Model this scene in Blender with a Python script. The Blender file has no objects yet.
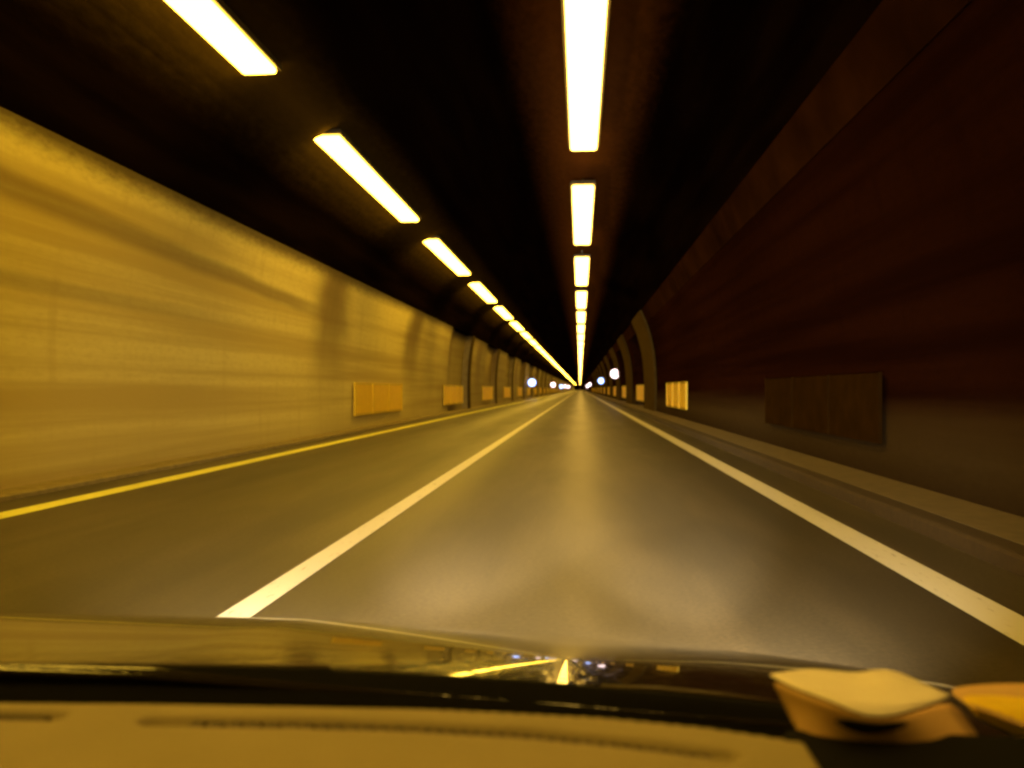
import bpy, bmesh, math, random
from mathutils import Vector, noise
random.seed(7)
sc = bpy.context.scene
COL = sc.collection
H = 1.15            # lens height above the road
F = 850.0           # focal length in pixels of a 1024 wide frame
Y0, Y1 = -42.0, 900.0

# ------------------------------------------------------------------ camera
cam_d = bpy.data.cameras.new('camera'); cam = bpy.data.objects.new('camera', cam_d); COL.objects.link(cam)
cam.location = (0, 0, H)
YAW = math.atan(68 / F); PITCH = math.atan(5 / F * math.cos(YAW))
cam.rotation_euler = (math.pi / 2 + PITCH, 0, YAW)
cam_d.sensor_width = 36; cam_d.lens = F / 1024 * 36
cam_d.clip_start = 0.05; cam_d.clip_end = 3000
cam_d.dof.use_dof = True; cam_d.dof.focus_distance = 3.2; cam_d.dof.aperture_fstop = 3.8
sc.camera = cam
FW = Vector((-math.sin(YAW) * math.cos(PITCH), math.cos(YAW) * math.cos(PITCH), math.sin(PITCH)))
RT = Vector((math.cos(YAW), math.sin(YAW), 0)); UP = RT.cross(FW)
def sight(x, y):
    return FW + RT * ((x - 512) / F) + UP * ((384 - y) / F)
def at_y(x, y, Y):      # measured point at forward distance Y
    d = sight(x, y); return Vector((0, 0, H)) + d * (Y / d.y)
def at_z(x, y, z):
    d = sight(x, y); return Vector((0, 0, H)) + d * ((z - H) / d.z)

# ------------------------------------------------------------------ helpers
def link(o, parent=None):
    COL.objects.link(o)
    if parent: o.parent = parent
    return o
def tag(o, label=None, cat=None, group=None, kind=None):
    if label: o['label'] = label
    if cat: o['category'] = cat
    if group: o['group'] = group
    if kind: o['kind'] = kind
    return o
def empty(name, loc=(0, 0, 0)):
    o = bpy.data.objects.new(name, None); o.location = loc; o.empty_display_size = .2
    return link(o)
def mesh(name, verts, faces, mat, parent=None, smooth=False, loc=None):
    me = bpy.data.meshes.new(name); me.from_pydata([tuple(v) for v in verts], [], faces); me.update()
    if smooth:
        for p in me.polygons: p.use_smooth = True
    o = bpy.data.objects.new(name, me)
    if mat: me.materials.append(mat)
    if loc: o.location = loc
    return link(o, parent)
class MB:
    def __init__(s): s.bm = bmesh.new()
    def box(s, lo, hi, bev=0, seg=2):
        r = bmesh.ops.create_cube(s.bm, size=1)
        vs = r['verts']
        for v in vs:
            for i in range(3): v.co[i] = lo[i] + (v.co[i] + .5) * (hi[i] - lo[i])
        if bev:
            es = list({e for v in vs for e in v.link_edges})
            bmesh.ops.bevel(s.bm, geom=es, offset=bev, segments=seg, affect='EDGES', profile=.5)
        return s
    def tube(s, pts, r, n=10, closed_ends=True):
        pts = [Vector(p) for p in pts]; rings = []
        rr = r if isinstance(r, (list, tuple)) else [r] * len(pts)
        for i, p in enumerate(pts):
            t = (pts[min(i + 1, len(pts) - 1)] - pts[max(i - 1, 0)]).normalized()
            a = t.cross(Vector((0, 0, 1)))
            if a.length < 1e-3: a = Vector((1, 0, 0))
            a.normalize(); b = t.cross(a)
            rings.append([s.bm.verts.new(p + (a * math.cos(2 * math.pi * k / n) + b * math.sin(2 * math.pi * k / n)) * rr[i]) for k in range(n)])
        for i in range(len(rings) - 1):
            for k in range(n):
                s.bm.faces.new((rings[i][k], rings[i][(k + 1) % n], rings[i + 1][(k + 1) % n], rings[i + 1][k]))
        if closed_ends:
            s.bm.faces.new(rings[0]); s.bm.faces.new(rings[-1])
        return s
    def ball(s, c, r, sx=1, sy=1, sz=1, seg=16):
        res = bmesh.ops.create_uvsphere(s.bm, u_segments=seg, v_segments=seg // 2 + 2, radius=r)
        for v in res['verts']: v.co = Vector((v.co.x * sx + c[0], v.co.y * sy + c[1], v.co.z * sz + c[2]))
        return s
    def build(s, name, mat, parent=None, smooth=False, loc=None):
        bmesh.ops.recalc_face_normals(s.bm, faces=s.bm.faces)
        me = bpy.data.meshes.new(name); s.bm.to_mesh(me); s.bm.free()
        if smooth:
            for p in me.polygons: p.use_smooth = True
        me.materials.append(mat)
        o = bpy.data.objects.new(name, me)
        if loc: o.location = loc
        return link(o, parent)
def copy_tree(o, parent=None):
    c = o.copy(); COL.objects.link(c); c.parent = parent
    for ch in list(o.children): copy_tree(ch, c)
    return c

# ------------------------------------------------------------------ materials
class NT:
    def __init__(s, name):
        s.m = bpy.data.materials.new(name); s.m.use_nodes = True
        s.t = s.m.node_tree; s.t.nodes.clear()
        s.out = s.t.nodes.new('ShaderNodeOutputMaterial')
    def n(s, typ, **kw):
        nd = s.t.nodes.new(typ)
        for k, v in kw.items():
            if k in nd.inputs.keys(): nd.inputs[k].default_value = v
            else: setattr(nd, k, v)
        return nd
    def l(s, a, b): s.t.links.new(a, b)
    def obj(s, scale=(1, 1, 1), loc=(0, 0, 0)):
        tc = s.n('ShaderNodeTexCoord'); mp = s.n('ShaderNodeMapping')
        mp.inputs['Scale'].default_value = scale; mp.inputs['Location'].default_value = loc
        s.l(tc.outputs['Object'], mp.inputs[0]); return mp.outputs[0]
    def noise(s, vec, scale, detail=5, rough=.55):
        nd = s.n('ShaderNodeTexNoise'); nd.inputs['Scale'].default_value = scale
        nd.inputs['Detail'].default_value = detail; nd.inputs['Roughness'].default_value = rough
        s.l(vec, nd.inputs['Vector']); return nd.outputs['Fac']
    def ramp(s, fac, stops):
        r = s.n('ShaderNodeValToRGB'); el = r.color_ramp.elements
        while len(el) < len(stops): el.new(.5)
        for e, (p, c) in zip(el, stops): e.position = p; e.color = (*c, 1) if len(c) == 3 else c
        s.l(fac, r.inputs[0]); return r.outputs[0]
    def math(s, op, a, b=None, c=None, clamp=False):
        nd = s.n('ShaderNodeMath'); nd.operation = op; nd.use_clamp = clamp
        for i, v in enumerate((a, b, c)):
            if v is None: continue
            if isinstance(v, (int, float)): nd.inputs[i].default_value = v
            else: s.l(v, nd.inputs[i])
        return nd.outputs[0]
    def mix(s, fac, a, b, blend='MIX'):
        nd = s.n('ShaderNodeMix'); nd.data_type = 'RGBA'; nd.blend_type = blend
        for i, v in ((0, fac), (6, a), (7, b)):
            if isinstance(v, (int, float)): nd.inputs[i].default_value = v
            elif isinstance(v, tuple): nd.inputs[i].default_value = (*v, 1)
            else: s.l(v, nd.inputs[i])
        return nd.outputs[2]
    def smooth(s, v, a, b, lo=0, hi=1):
        nd = s.n('ShaderNodeMapRange'); nd.interpolation_type = 'SMOOTHSTEP'
        s.l(v, nd.inputs[0])
        for i, x in zip((1, 2, 3, 4), (a, b, lo, hi)): nd.inputs[i].default_value = x
        return nd.outputs[0]
    def pbsdf(s, col, rough=.6, bump=None, bstr=.3, bdist=.01, metal=0, coat=0, spec=.5):
        p = s.n('ShaderNodeBsdfPrincipled')
        for k, v in (('Base Color', col), ('Roughness', rough)):
            if isinstance(v, tuple): p.inputs[k].default_value = (*v, 1)
            elif isinstance(v, (int, float)): p.inputs[k].default_value = v
            else: s.l(v, p.inputs[k])
        p.inputs['Metallic'].default_value = metal; p.inputs['Coat Weight'].default_value = coat
        p.inputs['Specular IOR Level'].default_value = spec
        if bump is not None:
            b = s.n('ShaderNodeBump'); b.inputs['Strength'].default_value = bstr; b.inputs['Distance'].default_value = bdist
            s.l(bump, b.inputs['Height']); s.l(b.outputs[0], p.inputs['Normal'])
        s.l(p.outputs[0], s.out.inputs[0]); return p

def mat_simple(name, col, rough=.5, metal=0, coat=0, var=.25, scale=40, bstr=.15, bdist=.002, spec=.5):
    n = NT(name); v = n.noise(n.obj(), scale, 4)
    c = n.mix(v, tuple(x * (1 - var) for x in col), tuple(min(1, x * (1 + var)) for x in col))
    n.pbsdf(c, rough, bump=v, bstr=bstr, bdist=bdist, metal=metal, coat=coat, spec=spec); return n.m
def mat_emit(name, col, strength):
    n = NT(name); e = n.n('ShaderNodeEmission'); e.inputs[0].default_value = (*col, 1); e.inputs[1].default_value = strength
    n.l(e.outputs[0], n.out.inputs[0]); return n.m

def mat_wall(name, base, dirt, dark_tone, streak=True, patch=True, spec=.3):
    n = NT(name)
    long_ = n.noise(n.obj((1, .022, 1)), 2.6, 5)            # grime drawn out along the tunnel
    fine = n.noise(n.obj((1, .35, 1)), 14, 6, .65)
    big = n.noise(n.obj((1, .25, .5)), .9, 3)
    drip = n.noise(n.obj((1, 1, .12)), 3.0, 4)             # vertical runs
    c = n.mix(n.smooth(long_, .38, .68), base, dirt)
    c = n.mix(n.math('MULTIPLY', n.smooth(fine, .4, .75), .35), c, dirt)
    c = n.mix(n.math('MULTIPLY', n.smooth(drip, .52, .75), .35), c, dirt)
    tc = n.n('ShaderNodeTexCoord'); sx = n.n('ShaderNodeSeparateXYZ'); n.l(tc.outputs['Object'], sx.inputs[0])
    y, z = sx.outputs[1], sx.outputs[2]
    if streak:
        d = n.math('ABSOLUTE', n.math('SUBTRACT', n.math('ADD', z, n.math('MULTIPLY', n.math('SUBTRACT', big, .5), .25)), n.math('SUBTRACT', 3.62, n.math('MULTIPLY', y, .033))))
        w = n.math('MULTIPLY', n.smooth(d, .05, .22, 1, 0), n.smooth(y, 17, 22, .6, 0))
        c = n.mix(w, c, dark_tone)
        d2 = n.math('ABSOLUTE', n.math('SUBTRACT', n.math('ADD', z, n.math('MULTIPLY', n.math('SUBTRACT', big, .5), .12)), 2.35))
        w2 = n.math('MULTIPLY', n.smooth(d2, .03, .16, 1, 0), n.smooth(y, 10, 17, .4, 0))
        c = n.mix(w2, c, dark_tone)
    if patch:       # soft dark patches, stronger high up, every 10.2 m
        ph = n.math('ABSOLUTE', n.math('SUBTRACT', n.math('FRACT', n.math('DIVIDE', n.math('ADD', y, n.math('ADD', n.math('MULTIPLY', big, 2.4), -21.9 + 5.1 + 102)), 10.2)), .5))
        hi = n.smooth(z, .6, 3.6, .12, 1)
        w = n.math('MULTIPLY', n.smooth(ph, .03, .2, .9, 0), n.math('MULTIPLY', hi, n.smooth(y, 13, 20)))
        c = n.mix(w, c, dark_tone)
    if patch:
        c = n.mix(n.smooth(n.math('ADD', y, n.math('MULTIPLY', big, 14)), 34, 54, 0, .72), c, tuple(x * .8 for x in dark_tone))
    else:
        c = n.mix(n.math('MULTIPLY', n.smooth(n.math('ADD', z, n.math('MULTIPLY', long_, .6)), .7, 1.5, 1, 0), .8), c, (.075, .055, .03))  # headlight glow at the wall foot, painted into the colour
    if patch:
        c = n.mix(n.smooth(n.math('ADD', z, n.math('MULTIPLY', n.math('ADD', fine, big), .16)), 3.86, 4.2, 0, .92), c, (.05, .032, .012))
    # splash dirt near the road
    c = n.mix(n.math('MULTIPLY', n.smooth(n.math('ADD', z, n.math('MULTIPLY', fine, .4)), .2, .9, .6, 0), .8), c, tuple(x * .7 for x in dirt))
    n.pbsdf(c, .75, bump=fine, bstr=.35, bdist=.012, spec=spec)
    return n.m

M = {}
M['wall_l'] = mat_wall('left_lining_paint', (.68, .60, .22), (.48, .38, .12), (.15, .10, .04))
M['wall_r'] = mat_wall('right_lining_dark', (.024, .0075, .004), (.013, .004, .003), (.008, .004, .003), streak=False, patch=False, spec=0)  # much darker, redder base than the left lining
n = NT('sooty_vault'); v = n.noise(n.obj((1, .08, 1)), 2.2, 5); v2 = n.noise(n.obj((1, .4, 1)), 9, 5)
tc = n.n('ShaderNodeTexCoord'); sx = n.n('ShaderNodeSeparateXYZ'); n.l(tc.outputs['Object'], sx.inputs[0])
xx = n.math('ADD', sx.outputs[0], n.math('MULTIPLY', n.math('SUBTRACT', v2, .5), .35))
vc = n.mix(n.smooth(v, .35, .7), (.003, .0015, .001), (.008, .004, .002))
for cx_, wd, cc in ((-4.45, 1.05, (.10, .066, .018)), (.07, 1.3, (.30, .12, .035))):      # lamp glow painted into the ceiling colour along both rows
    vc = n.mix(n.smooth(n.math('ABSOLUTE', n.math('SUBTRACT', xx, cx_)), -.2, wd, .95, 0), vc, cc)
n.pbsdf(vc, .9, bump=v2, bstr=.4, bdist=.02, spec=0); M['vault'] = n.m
# asphalt
n = NT('worn_asphalt'); o1 = n.obj()
grain = n.noise(o1, 160, 4, .7); mid = n.noise(n.obj((1, .12, 1)), 1.6, 5); tc = n.n('ShaderNodeTexCoord'); sx = n.n('ShaderNodeSeparateXYZ'); n.l(tc.outputs['Object'], sx.inputs[0])
xw = n.math('ADD', sx.outputs[0], n.math('MULTIPLY', mid, .25))
tr = n.math('COSINE', n.math('MULTIPLY', n.math('SUBTRACT', xw, .15), 2 * math.pi / 1.75))      # wheel tracks
c = n.mix(n.smooth(mid, .35, .7), (.066, .052, .032), (.108, .084, .050))
c = n.mix(n.math('MULTIPLY', n.smooth(tr, -1, 1, 0, 1), .25), c, (.125, .108, .075))
agg = n.noise(o1, 34, 5, .75); pat = n.noise(n.obj((1, .3, 1)), .55, 3)
c = n.mix(n.math('MULTIPLY', n.smooth(agg, .42, .68), .55), c, (.024, .020, .014))
c = n.mix(n.math('MULTIPLY', n.smooth(agg, .5, .25), .4), c, (.17, .145, .09))
c = n.mix(n.math('MULTIPLY', n.smooth(pat, .50, .56), .35), c, (.035, .028, .018))
c = n.mix(n.math('MULTIPLY', grain, .4), c, (.03, .026, .018))
rg = n.smooth(n.math('ADD', tr, n.math('MULTIPLY', mid, 2)), -1, 2.5, .58, .42)
n.pbsdf(c, rg, bump=grain, bstr=.25, bdist=.003, spec=.55); M['asphalt'] = n.m
# road paint
def mat_paint(name, col):
    n = NT(name); w = n.noise(n.obj((1, .2, 1)), 22, 6, .7); g = n.noise(n.obj(), 150, 3)
    c = n.mix(n.smooth(w, .56, .74, 0, .6), col, (.22, .2, .17))
    n.pbsdf(c, .5, bump=g, bstr=.3, bdist=.003); return n.m
M['paint'] = mat_paint('white_road_paint', (.82, .80, .74)); M['paint_y'] = mat_paint('yellowed_road_paint', (.88, .90, .20))
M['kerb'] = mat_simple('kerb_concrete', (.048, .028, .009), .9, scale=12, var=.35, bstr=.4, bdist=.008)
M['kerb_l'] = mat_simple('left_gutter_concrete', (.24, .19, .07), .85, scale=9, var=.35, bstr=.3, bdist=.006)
M['walk'] = mat_simple('walkway_concrete', (.16, .125, .08), .85, scale=6, var=.35, bstr=.4, bdist=.008)
M['housing'] = mat_simple('lamp_housing_metal', (.16, .14, .12), .5, metal=.6, scale=30)
LEFT_C, RIGHT_C = (1.0, .585, .05), (1.0, .57, .085)
M['tube_l'] = mat_emit('sodium_diffuser', LEFT_C, 20)
M['tube_r'] = mat_emit('warm_white_diffuser', RIGHT_C, 13)
n = NT('panel_reflector'); v = n.noise(n.obj((1, .5, 1)), 5, 4)
n.pbsdf(n.mix(v, (.80, .52, .008), (.95, .66, .015)), .45, bump=v, bstr=.1); M['panel'] = n.m
M['panel_bar'] = mat_simple('panel_edge', (.88, .60, .015), .5, scale=10)
M['panel_dim'] = mat_simple('panel_unlit', (.030, .015, .003), .95, spec=0, scale=3, var=.5)  # darkened copy of the panel colour, lack of light painted in
M['blue'] = mat_emit('cold_lamp', (.36, .50, 1.0), 5); M['white'] = mat_emit('pinkish_lamp', (1.0, .72, .70), 5)

# ------------------------------------------------------------------ world
w = bpy.data.worlds.new('World'); sc.world = w; w.use_nodes = True
bg = w.node_tree.nodes['Background']; sky = w.node_tree.nodes.new('ShaderNodeTexSky'); sky.sky_type = 'NISHITA'
sky.sun_disc = False; sky.sun_elevation = math.radians(-4); sky.sun_rotation = math.radians(200)
w.node_tree.links.new(sky.outputs[0], bg.inputs[0]); bg.inputs[1].default_value = .02

# ------------------------------------------------------------------ road and walkways
def sheet(name, x0, x1, z, mat, parent=None, y0=Y0, y1=Y1):
    ys = [y0, 0, 30, 120, y1] if y0 < 0 else [y0, y1]
    vs, fs = [], []
    for i, y in enumerate(ys):
        vs += [(x0, y, z), (x1, y, z)]
        if i: a = 2 * i; fs.append((a - 2, a - 1, a + 1, a))
    return mesh(name, vs, fs, mat, parent)
ground = sheet('ground', -14, 10, -.25, M['walk']); tag(ground, kind='structure')
road = sheet('road', -5.9, 2.72, 0, M['asphalt']); tag(road, kind='structure')
tag(sheet('edge_line', 1.975, 2.225, .004, M['paint'], road), 'thick white solid line along the right edge of the road')
tag(sheet('lane_line', -1.825, -1.65, .004, M['paint'], road), 'white line between the two lanes')
tag(sheet('edge_line', -5.36, -5.09, .004, M['paint_y'], road), 'yellowish solid line at the foot of the bright left wall')
def kerb(name, prof, mat):
    ys = [Y0, 0, 40, 120, Y1]; vs, fs = [], []
    k = len(prof)
    for i, y in enumerate(ys):
        vs += [(x, y, z) for x, z in prof]
        if i:
            for j in range(k - 1): a = (i - 1) * k + j; fs.append((a, a + 1, a + 1 + k, a + k))
    o = mesh(name, vs, fs, mat); tag(o, kind='structure'); return o
kerb('kerb', [(2.70, -.2), (2.70, .10), (2.715, .118), (2.74, .125), (2.90, .125), (2.90, -.2)], M['kerb'])
kerb('walkway', [(2.902, -.2), (2.902, .128), (4.4, .135)], M['walk'])
kerb('kerb', [(-5.86, -.2), (-5.86, .045), (-5.875, .058), (-5.90, .062), (-6.05, .062), (-6.05, -.2)], M['kerb_l'])
kerb('walkway', [(-6.052, -.2), (-6.052, .066), (-7.1, .07)], M['kerb_l'])

# ------------------------------------------------------------------ lining
CX = -1.35
RPROF = [(3.50, -.05), (3.52, .6), (3.52, 1.5), (3.49, 2.2), (3.42, 2.9), (3.30, 3.5), (3.16, 4.0), (3.07, 4.25), (2.84, 4.78)]
RTOP = [(2.84, 4.78), (2.5, 5.2), (2.0, 5.55), (1.3, 5.85), (.4, 6.02), (-.5, 6.1), (CX, 6.12)]
LPROF = [(-6.20, -.05), (-6.22, .6), (-6.22, 1.5), (-6.19, 2.2), (-6.13, 2.9), (-6.05, 3.5), (-5.93, 4.05)]
LTOP = [(-5.93, 4.05), (-5.6, 4.65), (-5.15, 5.2), (-4.6, 5.55), (-3.9, 5.82), (-3.0, 6.0), (-2.2, 6.09), (CX, 6.12)]
def spline(P, k=4):
    out = []
    for i in range(len(P) - 1):
        p0 = P[max(i - 1, 0)]; p1 = P[i]; p2 = P[i + 1]; p3 = P[min(i + 2, len(P) - 1)]
        for j in range(k):
            t = j / k
            out.append(tuple(.5 * (2 * p1[a] + (p2[a] - p0[a]) * t + (2 * p0[a] - 5 * p1[a] + 4 * p2[a] - p3[a]) * t * t + (3 * p1[a] - p0[a] - 3 * p2[a] + p3[a]) * t ** 3) for a in (0, 1)))
    out.append(P[-1]); return out
RECESS_R = [(45.8 + 17.7 * k, 54.6 + 17.7 * k) for k in range(14)]
RECESS_L = [(39.6 + 15.3 * k, 46.6 + 15.3 * k) for k in range(15)]
def stations(rec, depth):
    s = [(Y0, 0)]
    for k in range(-8, 10): s.append((k * 4.5, 0)) if k * 4.5 > Y0 and k * 4.5 < rec[0][0] - .5 else None
    for a, b in rec: s += [(a, 0), (a + .01, depth), (b, depth), (b + .01, 0)]
    s += [(rec[-1][1] + 40, 0), (Y1, 0)]
    return s
def lining(name, prof, mat, st, sgn, thick=.5):
    P = spline(prof); k = len(P); vs, fs = [], []
    for i, (y, off) in enumerate(st):
        for (x, z) in P:
            vs.append((x + sgn * off, y, z + off * .25 * max(0, (z - 3) / 3)))
        if i:
            for j in range(k - 1): a = (i - 1) * k + j; fs.append((a, a + 1, a + 1 + k, a + k))
    # outer skin so that the lining has a real thickness
    n0 = len(vs)
    for y in (st[0][0], st[-1][0]):
        vs += [(x + sgn * (thick + .6), y, z) for (x, z) in P]
    for j in range(k - 1): fs.append((n0 + j, n0 + j + 1, n0 + k + j + 1, n0 + k + j))
    for b, n1 in ((0, n0), ((len(st) - 1) * k, n0 + k)):
        for j in range(k - 1): fs.append((b + j, b + j + 1, n1 + j + 1, n1 + j))
    return mesh(name, vs, fs, mat, smooth=False)
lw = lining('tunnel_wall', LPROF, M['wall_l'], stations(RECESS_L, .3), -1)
tag(lw, 'bright yellow lit tunnel wall on the left, dirt streaked painted lining', 'tunnel wall')
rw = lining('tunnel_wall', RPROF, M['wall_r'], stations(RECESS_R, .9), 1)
tag(rw, 'dark reddish brown tunnel wall on the right behind the walkway', 'tunnel wall')
# slightly lighter strip high on the right wall and the pale edges of each niche: parts of the wall
def strip(P, y0, y1, mat, name, parent, inset):
    P = spline(P, 3); k = len(P); vs = []
    for y in (y0, y1): vs += [(x - inset, y, z - .3 * inset) for x, z in P]
    fs = [(j, j + 1, k + j + 1, k + j) for j in range(k - 1)]
    o = mesh(name, vs, fs, mat, parent)
    m = o.modifiers.new('thickness', 'SOLIDIFY'); m.thickness = abs(inset) * .8; m.offset = 1 if inset < 0 else -1
    return o
M['rib'] = mat_simple('pale_lining_rib', (.075, .052, .018), .95, spec=0, scale=3, var=.4, bstr=.3, bdist=.01)
M['band'] = mat_simple('ledge_concrete', (.026, .010, .004), .95, spec=0, scale=1.1, var=.9, bstr=.3, bdist=.01)
strip([(3.10, 4.22), (2.985, 4.5), (2.86, 4.80)], Y0, 300, M['band'], 'ledge', rw, .03)
for k, (a, b) in enumerate(RECESS_R[:10]):
    full = RPROF
    strip(full, a - 6.5, a, M['rib'], 'rib', rw, .12)
for k, (a, b) in enumerate(RECESS_L[:10]):
    strip(LPROF, b + .02, b + .9, M['rib'], 'rib', lw, -.08)
# vault
P = spline(LTOP, 3)[:-1] + spline(RTOP[::-1], 3); k = len(P)
vs, fs = [], []; ys = [Y0, 0, 40, 120, 300, Y1]
for i, y in enumerate(ys):
    vs += [(x, y, z) for x, z in P]
    if i:
        for j in range(k - 1): a = (i - 1) * k + j; fs.append((a, a + 1, a + 1 + k, a + k))
n0 = len(vs)
for y in (Y0, Y1): vs += [(CX + (x - CX) * 1.15, y, z + .7) for x, z in P]
for j in range(k - 1): fs.append((n0 + j, n0 + j + 1, n0 + k + j + 1, n0 + k + j))
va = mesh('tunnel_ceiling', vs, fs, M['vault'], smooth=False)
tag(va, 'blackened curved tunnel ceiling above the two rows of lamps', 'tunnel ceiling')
for nm, yy in (('tunnel_bend', Y1), ('tunnel_bend', Y0)):
    o = MB().box((-8, yy, -1), (6, yy + .5, 8)).build(nm, M['vault']); tag(o, kind='structure')

# ------------------------------------------------------------------ lamps
def make_lamp(tube, label, group, baffle):
    r = empty('ceiling_lamp')
    tag(r, label, 'ceiling lamp', group)
    h = MB().box((-.27, 0, 0), (.27, 7.4, .09), .015)
    h.box((-.285, -.01, -.03), (-.262, 7.41, .05)); h.box((.262, -.01, -.03), (.285, 7.41, .05))
    h.build('housing', M['housing'], r)
    for y in (1.2, 6.2):
        MB().box((-.03, y - .03, .09), (.03, y + .03, .55)).build('hanger', M['housing'], r)
    MB().box((-.245, .04, -.10), (.245, 7.36, -.001), .05).build('diffuser', tube, r)
    return r
def ordinal_label(side, i):
    near = {0: 'nearest', 1: 'second', 2: 'third', 3: 'fourth', 4: 'fifth', 5: 'sixth'}
    return near.get(i)
L0 = make_lamp(M['tube_l'], '', '', .03); R0 = make_lamp(M['tube_r'], '', '', .12)
for side, proto, x, z, y_first, first_vis in (('left', L0, -4.42, 5.60, 4.1 - 31.2, 3), ('right', R0, .07, 5.65, 8.7 - 41.4, 4)):
    step = 10.4 if side == 'left' else 10.28
    i = 0; y = y_first
    while y < 885:
        o = proto if i == 0 else copy_tree(proto)
        o.location = (x, y, z if side == 'left' else z)
        v = i - first_vis
        nth = {0: 'nearest', 1: 'second', 2: 'third', 3: 'fourth', 4: 'fifth', 5: 'sixth'}
        row = 'yellow-white ceiling lamps above the left lane' if side == 'left' else 'white ceiling lamps above our lane'
        if v < 0:
            o['label'] = 'long ceiling lamp already passed, behind the windscreen view, in the row of ' + row[:20].strip()
            o['label'] = ('long yellowish ceiling lamp of the left row, already passed by the car' if side == 'left'
                          else 'long white ceiling lamp of the middle row, already passed by the car')
            o['group'] = 'lamps behind the camera, ' + side
        elif v in nth:
            o['label'] = ('%s long lamp in the slanting left row, yellow glow beside the wall' % nth[v] if side == 'left'
                          else '%s long white lamp in the upright middle row straight above our lane' % nth[v])
            o['group'] = row
        else:
            o['label'] = ('far small lamp of the slanting left row, running together towards the tunnel end' if side == 'left'
                          else 'far small lamp of the middle row, running together towards the tunnel end')
            o['group'] = 'far ' + row
        y += step; i += 1

# ------------------------------------------------------------------ reflector panels on the walls
def make_panel(sgn):
    r = empty('reflector_panel'); r['category'] = 'wall panel'
    b = MB()
    for k in range(3): b.box((0, .02 + k * 2.04, .02), (sgn * .03, 1.98 + k * 2.04, .84), .006)
    b.build('plate', M['panel'], r)
    b = MB()
    for k in range(4): b.box((-sgn * .0, -.05 + k * 2.04 - .02, 0), (sgn * .05, k * 2.04 + .03, .86), .005)
    b.box((0, -.05, -.03), (sgn * .045, 6.15, -.002)); b.box((0, -.05, .862), (sgn * .045, 6.15, .89))
    b.build('frame', M['panel_bar'], r)
    return r
nth = ['nearest', 'second', 'third', 'fourth']
for side, sgn, xw, ys in (('left', 1, -6.205, [22.9 + 15.3 * k for k in range(16)]), ('right', -1, 3.5, [10.1 + 17.9 * k for k in range(14)])):
    rec = RECESS_L if side == 'left' else RECESS_R; dep = .3 if side == 'left' else .55
    proto = make_panel(sgn); src = proto
    for i, y in enumerate(ys):
        o = proto if i == len(ys) - 1 else copy_tree(proto)
        ins = any(a - 6.2 < y < b for a, b in rec)
        o.location = (xw + sgn * .03, y, .50 if side == 'right' else .44)
        if side == 'right' and i == 0:
            for c_ in list(o.children):
                if c_.name.startswith('plate'): c_.data = c_.data.copy(); c_.data.materials[0] = M['panel_dim']
                if c_.name.startswith('frame'): bpy.data.objects.remove(c_)
        if ins:
            for yy in (1.0, 5.0):
                MB().box((min(0, -sgn * 1.0), yy, .38), (max(0, -sgn * 1.0), yy + .05, .44)).build('bracket', M['housing'], o)
        if i < 4:
            o['label'] = '%s orange reflector panel on the %s wall' % (nth[i], 'bright left' if side == 'left' else 'dark right')
            if side == 'right' and i == 0: o['label'] = 'faint brown unlit panel low on the dark right wall, nearest of its row'
            o['group'] = 'orange panels along the %s wall' % side
        else:
            o['label'] = 'small far orange panel on the %s wall towards the tunnel end' % side
            o['group'] = 'far orange panels along the %s wall' % side
# ------------------------------------------------------------------ signal lamps on brackets
def signal(x, y, z, r, mat, label, wall_x):
    e = empty('signal_lamp', (x, y, z)); tag(e, label, 'signal lamp', 'bright signal lamps on the tunnel walls')
    b = MB(); b.tube([(0, .0, 0), (0, .14, 0)], r * 1.06, 20); b.build('casing', M['housing'], e)
    MB().ball((0, -.02, 0), r, 1, .35, 1, 20).build('lens', mat, e, smooth=True)
    d = wall_x - x
    MB().tube([(0, .1, 0), (d * .6, .1, .02), (d, .1, .02)], .03, 8).build('bracket', M['housing'], e)
signal(-5.75, 102, 1.92, .46, M['blue'], 'bluish white signal lamp on the left wall, nearest of the left ones', -6.2)
signal(-5.75, 182, 2.05, .5, M['white'], 'pinkish white signal lamp on the left wall, second in distance', -6.2)
signal(-5.75, 262, 1.9, .6, M['blue'], 'tiny white signal lamp on the left wall, third in distance', -6.2)
signal(-5.75, 330, 2.2, .6, M['white'], 'tiny white signal lamp on the left wall, fourth in distance', -6.2)
signal(-5.75, 420, 2.2, .7, M['white'], 'farthest tiny signal lamp on the left wall beside the vanishing point', -6.2)
signal(3.1, 76, 2.5, .40, M['white'], 'largest pinkish white round signal lamp on the right wall', 3.45)
signal(3.1, 126, 2.35, .44, M['blue'], 'bluish white round signal lamp on the right wall, behind the pinkish one', 3.45)
signal(3.1, 270, 2.6, .5, M['white'], 'tiny signal lamp on the right wall near the vanishing point', 3.45)
signal(3.1, 350, 2.3, .6, M['white'], 'farthest tiny signal lamp on the right wall', 3.45)

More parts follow.
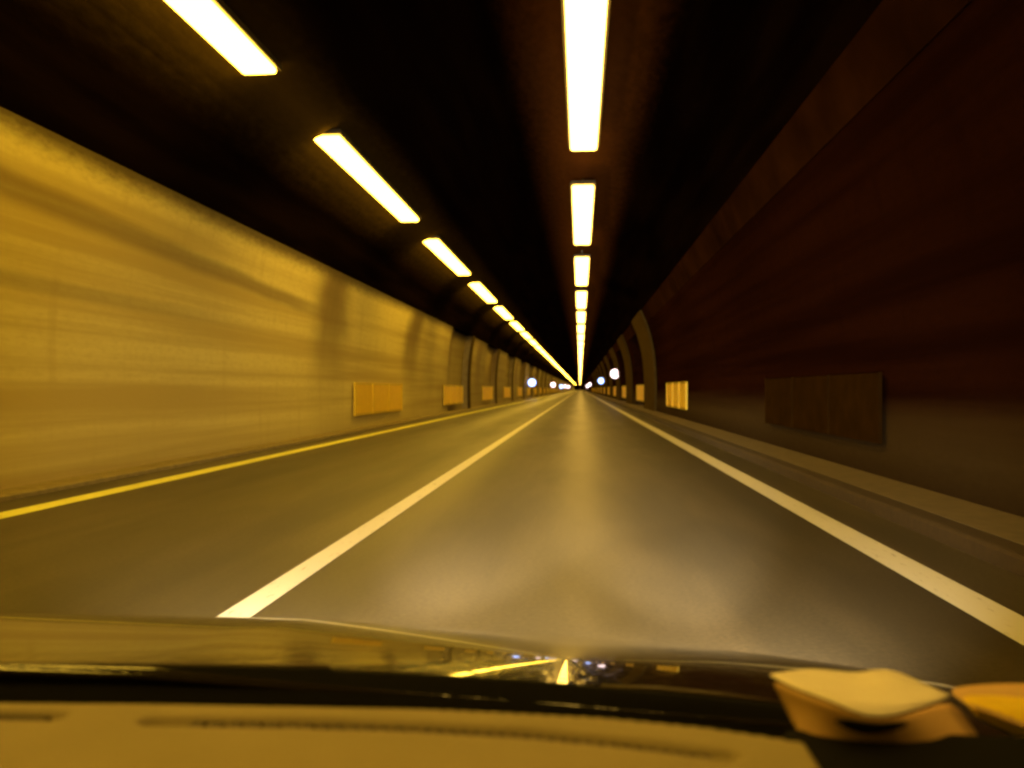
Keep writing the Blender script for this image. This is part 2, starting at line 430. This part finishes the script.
# ------------------------------------------------------------------ the car we sit in
car = empty('car', (0, 0, 0))
tag(car, 'dark glossy car bonnet and tan dashboard across the bottom of the view', 'car')
n = NT('dark_car_paint'); a_ = n.noise(n.obj((1, 1, 1)), 5.5, 2, .4); b_ = n.math('ADD', a_, n.math('MULTIPLY', n.noise(n.obj((1, .6, 1)), 58, 2, .5), .5))
n.pbsdf((.022, .017, .012),   .14, bump=b_, bstr=.22, bdist=.012, coat=1.0); M['carpaint'] = n.m
M['black'] = mat_simple('black_rubber', (.006, .0055, .005), .8, scale=60, spec=.08)
M['seal'] = mat_simple('worn_seal', (.10, .075, .05), .45, scale=30)
n = NT('tan_dash_plastic'); g = n.noise(n.obj(), 420, 3, .6); bigd = n.noise(n.obj(), 9, 4)
n.pbsdf(n.mix(bigd, (.31, .26, .12), (.40, .33, .17)), .62, bump=g, bstr=.35, bdist=.0012, spec=.2); M['dash'] = n.m
M['slot'] = mat_simple('vent_slot', (.085, .058, .02), .7, scale=60)
M['paper'] = mat_simple('paper', (.95, .87, .74), .8, scale=22, var=.05, bstr=.7, bdist=.01)
M['dim_tan'] = mat_simple('shaded_tan', (.66, .42, .17), .8, scale=25, var=.08, bstr=.25, bdist=.004)  # darker tan painting shade on the paper's front leaf; also the dull cloth fold
M['yellow'] = mat_simple('yellow_cloth', (.98, .66, .015), .75, scale=70, var=.12, bstr=.4, bdist=.004)
M['chrome'] = mat_simple('headlamp_bowl', (.7, .7, .68), .15, metal=1)

def bonnet_z(X, Y):
    # depth below the lens; slope 0.10 at the cowl growing to 0.27 at the crown line 1.5 m ahead, then falling away
    t = Y - 1.0
    d = .326 + .10 * t + .155 * t * t + (.22 * max(0, Y - 1.55) ** 2)
    drop = .05 * (X + .5) if X > -.5 else .0
    drop += .09 * max(0, X - .2) ** 1.5 + 2.2 * max(0, X - .56) ** 2 + .2 * max(0, -1.0 - X) ** 1.5
    return H - d - drop
vs, fs = [], []
NX, NY = 90, 70
xs = [-1.18 + i / NX * 1.95 for i in range(NX + 1)]
for j in range(NY + 1):
    Y = .93 + (j / NY) * 1.15
    for X in xs: 
        bow = .05 * ((X + .2) / .95) ** 2
        yy = Y - bow * (j / NY) * 1.5
        vs.append((X, yy, bonnet_z(X, yy)))
for j in range(NY):
    for i in range(NX):
        a = j * (NX + 1) + i; fs.append((a, a + 1, a + NX + 2, a + NX + 1))
bon = mesh('bonnet', vs, fs, M['carpaint'], car, smooth=True)
m = bon.modifiers.new('t', 'SOLIDIFY'); m.thickness = .012; m.offset = -1
# front, wings and wheels (below and outside the view, there for side views)
b = MB(); b.box((-1.1, 1.62, .2), (.69, 1.98, .45), .08, 3); b.build('bumper', M['carpaint'], car, smooth=True)
for X0, X1 in ((-1.24, -1.185), (.775, .83)):
    b = MB(); b.box((X0, -1.2, .18), (X1, 1.75, .46), .02); b.build('wing', M['carpaint'], car)
for X0 in (-1.16, .58):
    wv = MB(); wv.tube([(X0, 1.35, .31), (X0 + .2, 1.35, .31)], .31, 28); wh = wv.build('wheel', M['black'], car)
    wv = MB(); wv.tube([(X0 - .005, 1.35, .31), (X0 + .205, 1.35, .31)], .19, 20); wv.build('rim', M['chrome'], wh)
# headlamps with their lit beams
for X0 in (-.98, .55):
    b = MB(); b.box((X0 - .13, 1.66, .34), (X0 + .13, 1.8, .45), .03); hl = b.build('headlight', M['chrome'], car)
    for en, size, down, yaw in ((1900, 74, 3.5, 6 if X0 < 0 else 0), (8500, 30, 1.0, -5 if X0 < 0 else 0)):   # wide spread and main beam
        ld = bpy.data.lights.new('beam', 'SPOT'); ld.energy = en; ld.color = (1, .80, .48)
        ld.spot_size = math.radians(size); ld.spot_blend = 1.0; ld.shadow_soft_size = .06
        lo = bpy.data.objects.new('beam', ld); link(lo, hl)
        lo.location = (X0, 2.02, .56); lo.rotation_euler = (math.radians(90 - down), 0, math.radians(yaw))

# cowl and windscreen foot
edge = [(-160, 664), (0, 664), (120, 664), (240, 665), (330, 667), (400, 670), (520, 677), (620, 686), (700, 693), (785, 703), (900, 719), (1040, 742), (1180, 765)]
top = [at_y(x, y, .95) for x, y in edge]
vs, fs = [], []
for i, p in enumerate(top):
    vs += [p + Vector((0, .012, -.03)), p + Vector((0, .002, -.003)), p + Vector((0, -.006, -.004)), p + Vector((0, -.03, -.03)), p + Vector((0, -.16, -.13)), p + Vector((0, -.2, -.4))]
    if i:
        for k in range(5): a = 6 * (i - 1) + k; fs.append((a, a + 1, a + 7, a + 6))
mesh('cowl', vs, fs, M['black'], car, smooth=True)
MB().tube([p + Vector((0, 0, 0)) for p in top[:5]], .0022, 8).build('windscreen_seal', M['seal'], car, smooth=True)
wp = [at_y(x, y, .93) for x, y in ((600, 686), (660, 689), (720, 695), (790, 704))]
wi = MB().tube(wp, [.0015, .0028, .003, .002], 8).build('wiper', M['seal'], car, smooth=True)

# dashboard: a grid with the defroster grooves pressed into it
ZD = H - .261
dedge = [(-420, 697), (-200, 697), (0, 697), (150, 698), (300, 701), (420, 704), (500, 708), (600, 714), (700, 724), (760, 733), (806, 741)]
de = [at_z(x, y, ZD) for x, y in dedge]
def far_y(X):
    for a, b in zip(de, de[1:]):
        if X <= b.x: return a.y + (b.y - a.y) * (X - a.x) / (b.x - a.x)
    return de[-1].y
def groove_line(pts): return [at_z(x, y, ZD) for x, y in pts]
g1 = groove_line([(150, 718), (300, 720), (420, 725), (520, 731), (620, 741), (728, 755)])
g2 = groove_line([(-300, 710), (-100, 711), (0, 712), (54, 713)])
def gdist(X, Y, g):
    best = 9
    for a, b in zip(g, g[1:]):
        ax, ay, bx, by = a.x, a.y, b.x, b.y
        t = max(0, min(1, ((X - ax) * (bx - ax) + (Y - ay) * (by - ay)) / ((bx - ax) ** 2 + (by - ay) ** 2)))
        best = min(best, math.hypot(X - ax - t * (bx - ax), Y - ay - t * (by - ay)))
    return best
xr = at_z(803, 744, ZD).x; vs, fs = [], []
NX, NY = 330, 110; xl = -.95
for j in range(NY + 1):
    for i in range(NX + 1):
        X = xl + (xr - xl) * i / NX; fy = far_y(X) + .0012 * math.sin(X * 520) * (1 if X > -.12 else .15)
        Y = fy - (fy - .30) * (1 - j / NY)
        z = ZD
        e = fy - Y
        if e < .012: z -= .005 * (1 - e / .012) ** 2.2
        for g, dp in ((g1, .017), (g2, .013)):
            dd = gdist(X, Y, g)
            if dd < .012: z -= dp * (math.cos(dd / .012 * math.pi) * .5 + .5)
        z += .002 * math.sin(X * 4) - .06 * max(0, .46 - Y)
        vs.append((X, Y, z))
for j in range(NY):
    for i in range(NX):
        a = j * (NX + 1) + i; fs.append((a, a + 1, a + NX + 2, a + NX + 1))
dash = mesh('dashboard', vs, fs, M['dash'], car, smooth=True)
m = dash.modifiers.new('t', 'SOLIDIFY'); m.thickness = .03; m.offset = -1
def vent(g, lo, hi, wdt):
    pts = []
    for a, b in zip(g, g[1:]):
        for k in range(8): pts.append(a.lerp(b, k / 8))
    pts.append(g[-1]); pts = pts[int(lo * len(pts)):int(hi * len(pts))]
    b = MB()
    for p, q in zip(pts, pts[1:]):
        c = (p + q) / 2; d = (q - p).length
        b.box((c.x - d * .36, c.y - wdt, c.z - .0085), (c.x + d * .36, c.y + wdt, c.z - .0045))
    b.tube([p + Vector((0, 0, -.018)) for p in pts], .0035, 6)
    return b.build('defroster_vent', M['slot'], car)
vent(g1, .05, .99, .0075); vent(g2, .05, .99, .006)
# black tray right of the tan pad
b = MB(); b.box((xr + .004, .28, ZD - .12), (.62, .735, ZD - .022), .012, 3); b.build('dashboard_tray', M['black'], car, smooth=False)
b = MB(); b.box((-.95, .27, .35), (.62, .33, ZD - .13), .01); b.build('dashboard_front', M['dash'], car)
b = MB(); b.box((-1.15, -1.5, .3), (.76, -1.42, 1.43), .02); b.build('rear_blocker', M['black'], car)  # unseen closed back of the car, added to block light from behind
for X0, X1 in ((-1.24, -1.19), (.78, .83)):
    b = MB(); b.box((X0, -1.4, .465), (X1, .75, .88), .015); b.build('door', M['carpaint'], car)
# roof and pillars
b = MB(); b.box((-1.05, -1.4, 1.44), (.68, .22, 1.49), .02); b.build('roof', M['carpaint'], car)
for X0, X1 in ((.66, .78), (-1.03, -1.16)):
    b = MB(); b.tube([(X0, .16, 1.44), (X0 * .6 + X1 * .4, .55, 1.17), (X1, .98, .83)], .035, 10); b.build('pillar', M['black'], car, smooth=True)

# ------------------------------------------------------------------ paper and yellow cloth on the dashboard
def surf(rows, name, mat, parent=None, thick=.0012, sub=1, smooth=True):
    vs, fs = [], []
    k = len(rows[0])
    for i, r in enumerate(rows):
        vs += r
        if i:
            for j in range(k - 1): a = (i - 1) * k + j; fs.append((a, a + 1, a + 1 + k, a + k))
    o = mesh(name, vs, fs, mat, parent, smooth=smooth)
    if sub: m = o.modifiers.new('s', 'SUBSURF'); m.levels = sub; m.render_levels = sub
    m = o.modifiers.new('t', 'SOLIDIFY'); m.thickness = thick
    return o
pz = at_y(860, 720, .70)
pe = empty('folded_paper', (pz.x, pz.y, ZD - .02)); off = -Vector(pe.location)
tag(pe, 'crumpled cream folded paper lying on the dashboard, lit from above', 'paper')
far = [at_y(x, y, .86) + off for x, y in ((770, 675), (790, 672), (812, 669), (835, 672), (862, 675), (884, 667), (915, 680), (949, 697))]
rid = [at_y(x, y, Y) + off for x, y, Y in ((770.5, 676, .80), (790, 687, .74), (813, 695, .72), (838, 704, .70), (866, 719, .69), (895, 716, .70), (922, 708, .73), (950, 698, .80))]
mid = [a.lerp(b, .5) + Vector((0, 0, .003 * math.sin(i * 2.1))) for i, (a, b) in enumerate(zip(far, rid))]
surf([far, mid, rid], 'top_leaf', M['paper'], pe)
lo_ = [at_y(x, y, Y) + off for x, y, Y in ((803, 742, .715), (815, 744, .712), (835, 746, .71), (855, 748, .708), (890, 751, .708), (925, 753, .71), (960, 755, .715), (992, 757, .725))]
m1 = [a.lerp(b, .35) + Vector((0, .004 * math.sin(i * 1.7), 0)) for i, (a, b) in enumerate(zip(rid, lo_))]
m2 = [a.lerp(b, .7) + Vector((0, -.003 * math.sin(i * 1.3), 0)) for i, (a, b) in enumerate(zip(rid, lo_))]
surf([[p + Vector((0, 0, -.0016)) for p in rid], m1, m2, lo_], 'front_leaf', M['dim_tan'], pe)
ou = [at_y(x, y, .655) + off for x, y in ((832, 720), (845, 718), (865, 722), (885, 724), (903, 720), (907, 723))]
od = [at_y(x, y, .655) + off for x, y in ((838, 724), (850, 731), (866, 734), (884, 733), (900, 729), (908, 724))]
surf([ou, od], 'opening_shade', M['black'], pe, thick=.001, sub=1)  # dark sheet standing in for the shade inside the fold
ye = empty('yellow_cloth', at_y(1010, 730, .78)); off = -Vector(ye.location)
tag(ye, 'bright yellow folded cloth at the right end of the dashboard beside the paper', 'cloth')
r1 = [at_y(x, y, .90) + off for x, y in ((948, 690), (968, 686), (990, 685), (1015, 684), (1045, 686), (1090, 692))]
r2 = [at_y(x, y, .84) + off for x, y in ((955, 697), (975, 697), (995, 696), (1018, 697), (1045, 700), (1090, 706))]
r3 = [at_y(x, y, .78) + off for x, y in ((968, 706), (980, 711), (1000, 719), (1022, 728), (1048, 738), (1090, 755))]
r4 = [at_y(x, y, .79) + off for x, y in ((975, 716), (990, 724), (1008, 732), (1026, 741), (1050, 752), (1090, 768))]
surf([r1, r2, r3], 'upper_fold', M['dim_tan'], ye)
surf([[p + Vector((0, -.004, .003)) for p in [a.lerp(b, .1) for a, b in zip(r2, r3)]], [p + Vector((0, -.006, 0)) for p in r3], r4], 'yellow_fold', M['yellow'], ye)

# ------------------------------------------------------------------ render settings
sc.render.engine = 'CYCLES'
sc.view_settings.view_transform = 'Standard'; sc.view_settings.look = 'None'
sc.view_settings.exposure = 0; sc.view_settings.gamma = 1
sc.cycles.use_denoising = True; sc.cycles.filter_width = 2.4
sc.cycles.max_bounces = 5; sc.cycles.diffuse_bounces = 3; sc.cycles.glossy_bounces = 3
sc.cycles.sample_clamp_indirect = 6
try: sc.cycles.use_light_tree = True
except Exception: pass
